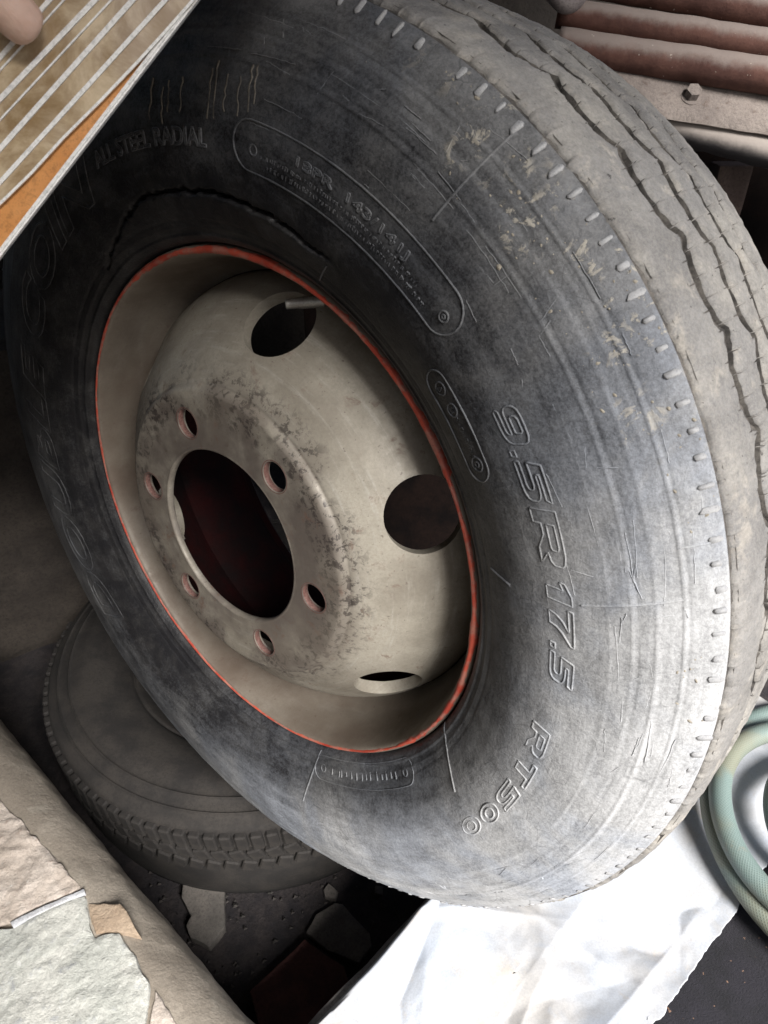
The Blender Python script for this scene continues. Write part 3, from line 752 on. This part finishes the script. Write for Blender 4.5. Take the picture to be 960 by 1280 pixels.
# ------------------------------------------------------------------ broken pieces on the pit floor
M_tile = simple('dusty_grey_tile', (.10, .092, .084), (.15, .135, .122), 30, .9, .4, 120); M_brick = simple('dark_red_brick', (.07, .030, .028), (.11, .045, .040), 30, .9, .5, 120)
def piece(name, poly, z0, z1, mat, label, cat, group=None, seed=0.):
    o = rough_block(name, [(PZ(u, v, z1).x, PZ(u, v, z1).y) for u, v in poly], z0, z1, mat, None, amp=.0015, sc=60, sub=3, bevel=.002, seed=seed)
    return tag(o, label, cat, group)
piece('tile_fragment', [(228, 1094), (240, 1098), (281, 1100), (281, 1160), (262, 1184), (238, 1172), (232, 1158), (240, 1145), (226, 1122)], .002, .018, M_tile, 'squarish grey broken tile on the pit floor beside the ledge', 'tile', seed=1.)
piece('tile_fragment', [(418, 1128), (428, 1129), (462, 1166), (464, 1182), (448, 1204), (412, 1188), (382, 1166), (396, 1142)], .002, .016, M_tile, 'pointed grey broken tile between the red brick and the white sheet', 'tile', seed=2.)
piece('tile_fragment', [(404, 1112), (412, 1104), (423, 1114), (419, 1124), (406, 1121)], .002, .012, M_tile, 'small pale chip just above the pointed broken tile', 'tile', seed=3.)
piece('tile_fragment', [(468, 1106), (478, 1106), (477, 1118), (467, 1117)], .002, .012, M_tile, 'tiny pale chip in the pit below the tyre edge', 'tile', seed=4.)
piece('red_brick', [(380, 1172), (432, 1208), (440, 1240), (380, 1310), (330, 1300), (312, 1238)], .0, .030, M_brick, 'dark red brick sunk in the pit floor below the pointed tile', 'brick', seed=5.)
V = []; F = []
for i in range(260):
    p = PZ(random.uniform(180, 560), random.uniform(1080, 1300), .004); r = random.uniform(.0015, .0045)
    n0 = len(V)
    for d in ((1, 0, 0), (-.5, .8, 0), (-.5, -.8, 0), (0, 0, .9)): V.append(p + Vector([c * r * random.uniform(.7, 1.3) for c in d]))
    F += [(n0, n0 + 1, n0 + 3), (n0 + 1, n0 + 2, n0 + 3), (n0 + 2, n0, n0 + 3)]
tag(mesh_obj('pit_grit', V, F, simple('grit', (.03, .028, .026), (.08, .07, .065), 60, .9), smooth=False), kind='stuff')

# ------------------------------------------------------------------ brown block and shed wall behind the wheel
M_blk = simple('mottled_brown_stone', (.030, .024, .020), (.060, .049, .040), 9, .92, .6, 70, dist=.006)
b0, b1 = PZ(-120, 872, 0), PZ(170, 778, 0); bd = (b1 - b0).normalized(); bn = Vector((-bd.y, bd.x, 0)); b1 = b1 + bd * .25
zt = .60
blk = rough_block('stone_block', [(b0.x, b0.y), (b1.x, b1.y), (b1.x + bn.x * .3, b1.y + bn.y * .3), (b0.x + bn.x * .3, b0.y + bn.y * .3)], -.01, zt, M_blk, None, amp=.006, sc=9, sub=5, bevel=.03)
tag(blk, 'mottled brown stone block in the shade behind the left of the wheel', 'block')
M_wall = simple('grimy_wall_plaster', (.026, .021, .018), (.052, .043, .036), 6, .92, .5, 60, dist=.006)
def wall(name, p0, p1, z0, z1, th, label):
    d = (Vector(p1) - Vector(p0)); d.normalize(); nn = Vector((-d.y, d.x)) * th
    o = rough_block(name, [p0, p1, (p1[0] + nn.x, p1[1] + nn.y), (p0[0] + nn.x, p0[1] + nn.y)], z0, z1, M_wall, None, amp=.003, sc=8, sub=2, bevel=.01)
    return tag(o, label, 'wall')
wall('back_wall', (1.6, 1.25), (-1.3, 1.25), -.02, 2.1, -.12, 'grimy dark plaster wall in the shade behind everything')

# unseen wall and roof added to shade the left and the back
wl0 = L0 + ld * 1.45 - ln * .62; wl1 = L0 - ld * 1.6 - ln * .62
wall('shade_wall', (wl0.x, wl0.y), (wl1.x, wl1.y), -.02, 2.1, -.12, 'added unseen wall along the ledge that blocks light from the left')
bm = bmesh.new()
def roofpt(): return [(-3.2, 1.5), (-3.2, -4.15), (.71, -1.29), (1.05, -1.04), (1.15, 1.5)]
lo = [bm.verts.new((x, y, 2.05)) for x, y in roofpt()]; f = bm.faces.new(lo); r = bmesh.ops.extrude_face_region(bm, geom=[f])
for v in [q for q in r['geom'] if isinstance(q, bmesh.types.BMVert)]: v.co.z = 2.12
tag(bm_obj('shade_roof', bm, M_wall), 'added unseen roof that shades the left and the back of the scene', 'roof')

# ------------------------------------------------------------------ rusty pipes, dusty channel and rolled rubber, upper right
def rust_mat():
    b = NB('dusty_rusty_iron'); c = b.mix(b.ramp(b.noise(26, 7, .7), .35, .65), (.070, .028, .021), (.125, .056, .042))
    geo = b.n('ShaderNodeNewGeometry'); sp = b.n('ShaderNodeSeparateXYZ'); b.l(geo.outputs['Normal'], sp.inputs[0])
    d = b.math('ADD', sp.outputs[2], b.math('MULTIPLY', b.math('SUBTRACT', b.noise(40, 6, .7), .5), .9))
    c = b.mix(b.ramp(d, .05, .75, 0, .92), c, (.24, .20, .18)); c = b.mix(b.ramp(b.noise(120, 4, .6), .69, .74, 0, .8), c, (.50, .45, .40))
    b.col(c); b.rough(.85); b.bump(b.noise(150, 6, .7), .5, .002); return b.m
M_rust = rust_mat()
YP = .60
def line_path(u0, v0, u1, v1, y0, y1, ext=.0, n=40):
    a, b = PY(u0, v0, y0), PY(u1, v1, y1); d = b - a; return [a + d * (-ext + (1 + 2 * ext) * i / n) for i in range(n + 1)]
pipes = [((724, -26), (960, 14), .62, .0180, 'topmost dusty rusty pipe of the stack at the upper right'), ((724, 20), (960, 56), .60, .0170, 'second dusty rusty pipe from the top of the stack at the upper right'),
         ((724, 60), (960, 95), .585, .0200, 'lowest dusty rusty pipe, lying just above the bolted channel')]
for (p0, p1, y, r, lab) in pipes:
    pa = line_path(*p0, *p1, y, y - .06, .0); d = pa[-1] - pa[0]
    pa = [pa[0] + d * (-.12 + 2.4 * i / 60) for i in range(61)]
    pa = [p + Vector((0, .001 * fbm(i * .3, r), .0012 * fbm(i * .25, 5.))) for i, p in enumerate(pa)]
    V, F = tube(pa, r, 32); tag(mesh_obj('rusty_pipe', V, F, M_rust), lab, 'pipe', 'rusty pipes stacked above the channel')
def strip_solid(name, prof, path0, path1, mat, parent=None, n=60, wob=.001):
    """profile (towards camera y-, z) swept along a straight line"""
    V = []; P0, P1 = Vector(path0), Vector(path1)
    for i in range(n + 1):
        b = P0.lerp(P1, i / n)
        for q, (a, z) in enumerate(prof): V.append(b + Vector((0, -a + wob * fbm(i * .35, q * .4), z + wob * fbm(i * .3, q * .6, 3.))))
    k = len(prof); F = [(i * k + q, (i + 1) * k + q, (i + 1) * k + (q + 1) % k, i * k + (q + 1) % k) for i in range(n) for q in range(k)]
    F += [tuple(range(k))[::-1], tuple(n * k + q for q in range(k))]
    o = mesh_obj(name, V, F, mat, parent); o.data.set_sharp_from_angle(angle=rad(40)); return o
M_dust = stone_mat('dust_caked_steel', (.20, .17, .155), (.28, .24, .215), (.12, .085, .07))
ca, cb = PY(700, 74, .58), PY(960, 114, .53); cdv = cb - ca; ca2 = ca - cdv * .1; cb2 = ca + cdv * 2.4
chan = empty('steel_channel', ca2); tag(chan, 'dust caked steel channel with a hex bolt under the rusty pipes', 'channel')
za2 = Vector((0, 0, 0))
strip_solid('channel_plate', [(-.03, 0), (.0, .0), (.018, -.017), (.034, -.035), (.036, -.044), (.029, -.046), (.012, -.028), (-.03, -.012)], za2, cb2 - ca2, M_dust, chan)
bp = PY(863, 122, .535) - ca2
bm = bmesh.new()
bmesh.ops.create_cone(bm, cap_ends=True, segments=20, radius1=.0150, radius2=.0140, depth=.004, matrix=Matrix.Translation((0, 0, .002)))
bmesh.ops.create_cone(bm, cap_ends=True, segments=6, radius1=.0100, radius2=.0095, depth=.011, matrix=Matrix.Translation((0, 0, .008)))
bo = bm_obj('bolt', bm, M_dust, chan, smooth=True, sharp=35); bo.rotation_euler = Vector((0, -.65, .76)).to_track_quat('Z', 'X').to_euler(); bo.location = bp
ra_, rb_ = PY(836, 158, .545), PY(960, 190, .51); dv = rb_ - ra_
pa = [ra_ + dv * (-1.2 + 4.2 * i / 70) for i in range(71)]
M_roll = simple('dusty_black_rubber', (.05, .045, .045), (.24, .21, .19), 24, .9, .5, 90)
def roll_mat():
    b = NB('dusty_lit_rubber_roll'); geo = b.n('ShaderNodeNewGeometry'); sp = b.n('ShaderNodeSeparateXYZ'); b.l(geo.outputs['Normal'], sp.inputs[0])
    d = b.math('ADD', sp.outputs[2], b.math('MULTIPLY', b.math('SUBTRACT', b.noise(30, 6, .7), .5), .9))  # greyer towards the top: dust plus a lit tone painted in
    b.col(b.mix(b.ramp(d, -.6, .45), (.040, .036, .038), (.30, .265, .24))); b.rough(.9); b.bump(b.noise(110, 6, .7), .5, .002); return b.m
V = []; k = 20
for i, c in enumerate(pa):
    for q in range(k):
        a = 2 * pi * q / k; w = .0015 * fbm(i * .5, q * .5) + (.004 * max(0, fbm(i * .9, 2.)) if 13 <= q <= 16 else 0)
        V.append(c + Vector((0, -.024 * cos(a), (.0185 + w) * sin(a))))
F = [(i * k + q, (i + 1) * k + q, (i + 1) * k + (q + 1) % k, i * k + (q + 1) % k) for i in range(len(pa) - 1) for q in range(k)] + [tuple(range(k))[::-1], tuple((len(pa) - 1) * k + q for q in range(k))]
tag(mesh_obj('rubber_roll', V, F, roll_mat()), 'dusty black rubber roll below the bolted channel at the upper right', 'roll')
M_shade_sheet = simple('near_black_blocker', (.004, .003, .003), (.010, .006, .005), 14, .95, .3, 90); M_shade_sheet.node_tree.nodes['Principled BSDF'].inputs['Specular IOR Level'].default_value = .08
pn = rough_block('shade_sheet', [(-.02, .68), (1.7, .66), (1.7, .69), (-.02, .71)], -.01, .84, M_shade_sheet, None, amp=.0015, sc=12, sub=3, bevel=.003)  # added to block light; near-black to darken the view through the vents
tag(pn, 'added near-black sheet that keeps light off the floor behind the wheel', 'steel sheet')
# bent bar at the top end of the pipes, brown post below the roll
bb = [PY(u, v, .56) for u, v in ((640, -90), (668, -46), (690, -16), (708, 2), (722, -8), (734, -40), (744, -100))]
V, F = tube(cr(bb, 8), .013, 16); tag(mesh_obj('bent_bar', V, F, simple('greyish_iron', (.16, .13, .13), (.27, .235, .23), 25, .8, .4, 120)), 'bent grey iron bar at the left end of the rusty pipes', 'bar')
pt = PY(902, 232, .62)
o = rough_block('wooden_post', [(pt.x - .02, .60), (pt.x + .03, .60), (pt.x + .03, .64), (pt.x - .02, .64)], 0, pt.z + .03, simple('dark_brown_wood', (.10, .07, .06), (.17, .125, .105), 20, .9, .5, 100), None, amp=.002, sc=30, sub=4, bevel=.004)
tag(o, 'brown wooden post standing in the dark below the rubber roll', 'post')

# ------------------------------------------------------------------ striped board held at the upper left, and the hand
K0 = .31
bz = Vector((.17, -.94, .275)).normalized()              # the film faces the open front beyond the added roof
r0_, r1_ = ray(246, 0), ray(0, 320); E0 = CAM + r0_ * K0; E1 = CAM + r1_ * (K0 * r0_.dot(bz) / r1_.dot(bz))
bx = (E1 - E0); EL = bx.length; bx.normalize(); by = bz.cross(bx)
if by.dot(UPV) > 0: by = -by
BM = Matrix.Identity(4)
for i, ax in enumerate((bx, by, bz)):
    for j in range(3): BM[j][i] = ax[j]
BM.translation = E0
board = empty('striped_board'); board.matrix_world = BM
tag(board, 'glossy striped plastic covered board with an orange border held at the upper left', 'board')
def bpix(u, v, h=0.):                                     # board-plane point under a pixel
    d = ray(u, v); o = CAM - E0 - bz * h; k = -(o.dot(bz)) / d.dot(bz); p = o + d * k; return p.dot(bx), p.dot(by)
X0, X1, YW = -.16, EL + .16, .26
def flat(name, poly, h0, h1, mat, parent, bev=.0):
    bm = bmesh.new(); vs = [bm.verts.new((x, y, h0)) for x, y in poly]; f = bm.faces.new(vs); r = bmesh.ops.extrude_face_region(bm, geom=[f])
    for v in [g for g in r['geom'] if isinstance(g, bmesh.types.BMVert)]: v.co.z = h1
    bmesh.ops.recalc_face_normals(bm, faces=bm.faces[:])
    if bev: bmesh.ops.bevel(bm, geom=bm.edges[:], offset=bev, segments=2, affect='EDGES')
    return bm_obj(name, bm, mat, parent, sharp=40)
M_or = simple('orange_brown_card', (.56, .235, .06), (.66, .31, .10), 25, .6, .15, 200)
M_white = simple('white_plastic', (.82, .81, .79), (.90, .89, .87), 30, .35, .1, 200)
flat('backing', [(X0, .0012), (X1, .0012), (X1, YW), (X0, YW)], -.0036, -.001, M_or, board)
def edge_bar(y0, y1, h0, h1): return flat('white_edging', [(X0, y0), (X1, y0), (X1, y1), (X0, y1)], h0, h1, M_white, board, .0008)
edge_bar(-.0004, .0019, -.004, .0014)
def panel_mat():
    b = NB('mottled_plastic_film'); c = b.mix(b.ramp(b.noise(28, 7, .7, dist=.5), .35, .65), (.27, .175, .08), (.60, .48, .32))
    c = b.mix(b.ramp(b.noise(10, 4, .6), .45, .65, 0, .6), c, (.74, .66, .57)); sp = b.n('ShaderNodeSeparateXYZ'); b.l(b.coord(), sp.inputs[0])
    c = b.mix(b.ramp(b.math('ADD', sp.outputs[1], b.math('MULTIPLY', b.noise(60, 4), .01)), .079, .083), c, (.60, .24, .17))
    b.col(c); b.rough(.35); b.b.inputs['Coat Weight'].default_value = 1.; b.b.inputs['Coat Roughness'].default_value = .07
    b.bump(b.noise(22, 3, .5), .5, .006); return b.m
M_film = panel_mat()
inner = [bpix(u, v, .002) for u, v in ((244, 0), (205, 44), (173, 79), (128, 126), (81, 173), (40, 218), (0, 257))]
a0, a1 = inner[0], inner[-1]
ds = ((inner[-1][0] - inner[-3][0]), (inner[-1][1] - inner[-3][1])); sl = ds[1] / ds[0]
curve = [(X0, max(.0026, inner[0][1] - 0.0))] + inner + [(X1, a1[1] + sl * (X1 - a1[0]))]
flat('striped_film', curve + [(X1, YW), (X0, YW)], .0, .0014, M_film, board)
strip_in = [(x, y + .0) for x, y in curve]
flat('film_border', strip_in + [(x, y + .0011) for x, y in reversed(strip_in)], .0015, .0024, M_white, board)
def stripe(p0, p1, wpx):
    (xa, ya), (xb, yb) = bpix(*p0, .002), bpix(*p1, .002); d = Vector((xb - xa, yb - ya)).normalized(); nn = Vector((-d.y, d.x)); w = wpx * .62 * .31 / FPX / 2
    ta = (X0 - xa) / d.x; tb = (X1 - xa) / d.x; A = Vector((xa, ya)) + d * ta; B = Vector((xa, ya)) + d * tb
    o = flat('white_stripe', [A - nn * w, B - nn * w, B + nn * w, A + nn * w], .0016, .0024, M_white, board)
stripe((205, 2), (0, 228), 8); stripe((166, 0), (0, 186), 9); stripe((119, 0), (0, 124), 9); stripe((130, 10), (0, 150), 3.2); stripe((80, 0), (0, 88), 3); stripe((62, 0), (0, 72), 8)
stripe((30, 0), (0, 36), 4); stripe((0, -20), (-30, 15), 8); stripe((-40, -20), (-70, 20), 4)

# hand: one skinned body; thumb on the film, fingers curled behind the board
def hand():
    def H(u, v, h): x, y = bpix(u, v, h); return Vector((x, y, h))
    tip = H(46, 44, .0085)
    ip = H(14, 14, .0150); mcp = ip + Vector((-.006, .034, .004)); base = mcp + Vector((.002, .040, -.002)); wrist = base + Vector((.012, .045, -.004))
    V = [wrist]; Rr = [.027]; E = []
    def add(par, p, r): V.append(p); Rr.append(r); E.append((par, len(V) - 1)); return len(V) - 1
    pal = add(0, base + Vector((.014, -.004, -.016)), .022)
    t1 = add(pal, base, .0165); t2 = add(t1, mcp, .0130); t2b = add(t2, mcp.lerp(ip, .55), .0108); t3 = add(t2b, ip, .0102); t4 = add(t3, ip.lerp(tip, .55), .0100); add(t4, tip, .0070)
    for kf, (dx, L, r) in enumerate(((-.012, 1.0, .0092), (.010, 1.08, .0095), (.031, 1.0, .0090), (.050, .8, .0078))):
        k1 = add(pal, mcp + Vector((dx + .004, .020, -.032)), .0125 if kf < 3 else .011)
        k2 = add(k1, mcp + Vector((dx, .020 - .042 * L, -.036)), r); k3 = add(k2, mcp + Vector((dx, .020 - .068 * L, -.036)), r * .93); add(k3, mcp + Vector((dx, .020 - .086 * L, -.0275)), r * .75)
    arm = add(0, wrist + Vector((.05, .16, .0)), .036); add(arm, wrist + Vector((.09, .30, .0)), .042)
    me = bpy.data.meshes.new('person'); me.from_pydata([tuple(v) for v in V], E, []); o = bpy.data.objects.new('person', me); COL.objects.link(o)
    sk = o.modifiers.new('skin', 'SKIN'); sk.use_smooth_shade = True
    for i, r in enumerate(Rr): me.skin_vertices[0].data[i].radius = (r, r)
    me.skin_vertices[0].data[0].use_root = True
    ss = o.modifiers.new('sub', 'SUBSURF'); ss.levels = 2; ss.render_levels = 2
    b = NB('bare_skin'); c = b.mix(b.ramp(b.noise(60, 6), .35, .65), (.56, .36, .28), (.66, .46, .37)); b.col(c); b.rough(.5)
    b.b.inputs['Subsurface Weight'].default_value = .15; b.b.inputs['Subsurface Radius'].default_value = (.006, .003, .002); b.b.inputs['Subsurface Scale'].default_value = 1.
    b.bump(b.noise(1., 3, .6, vec=b.mapv((1500, 260, 400), rot=(0, 0, 2.3))), .45, .0010); b.bump(b.noise(350, 4, .6), .25, .0006)
    bpy.context.view_layer.update(); dg = bpy.context.evaluated_depsgraph_get(); nm = bpy.data.meshes.new_from_object(o.evaluated_get(dg)); o.modifiers.clear(); o.data = nm
    nm.materials.clear(); nm.materials.append(b.m); nm.polygons.foreach_set('use_smooth', [True] * len(nm.polygons))
    o.matrix_world = BM
    return tag(o, 'bare hand at the top left corner pressing its thumb on the striped board', 'person')
hand()
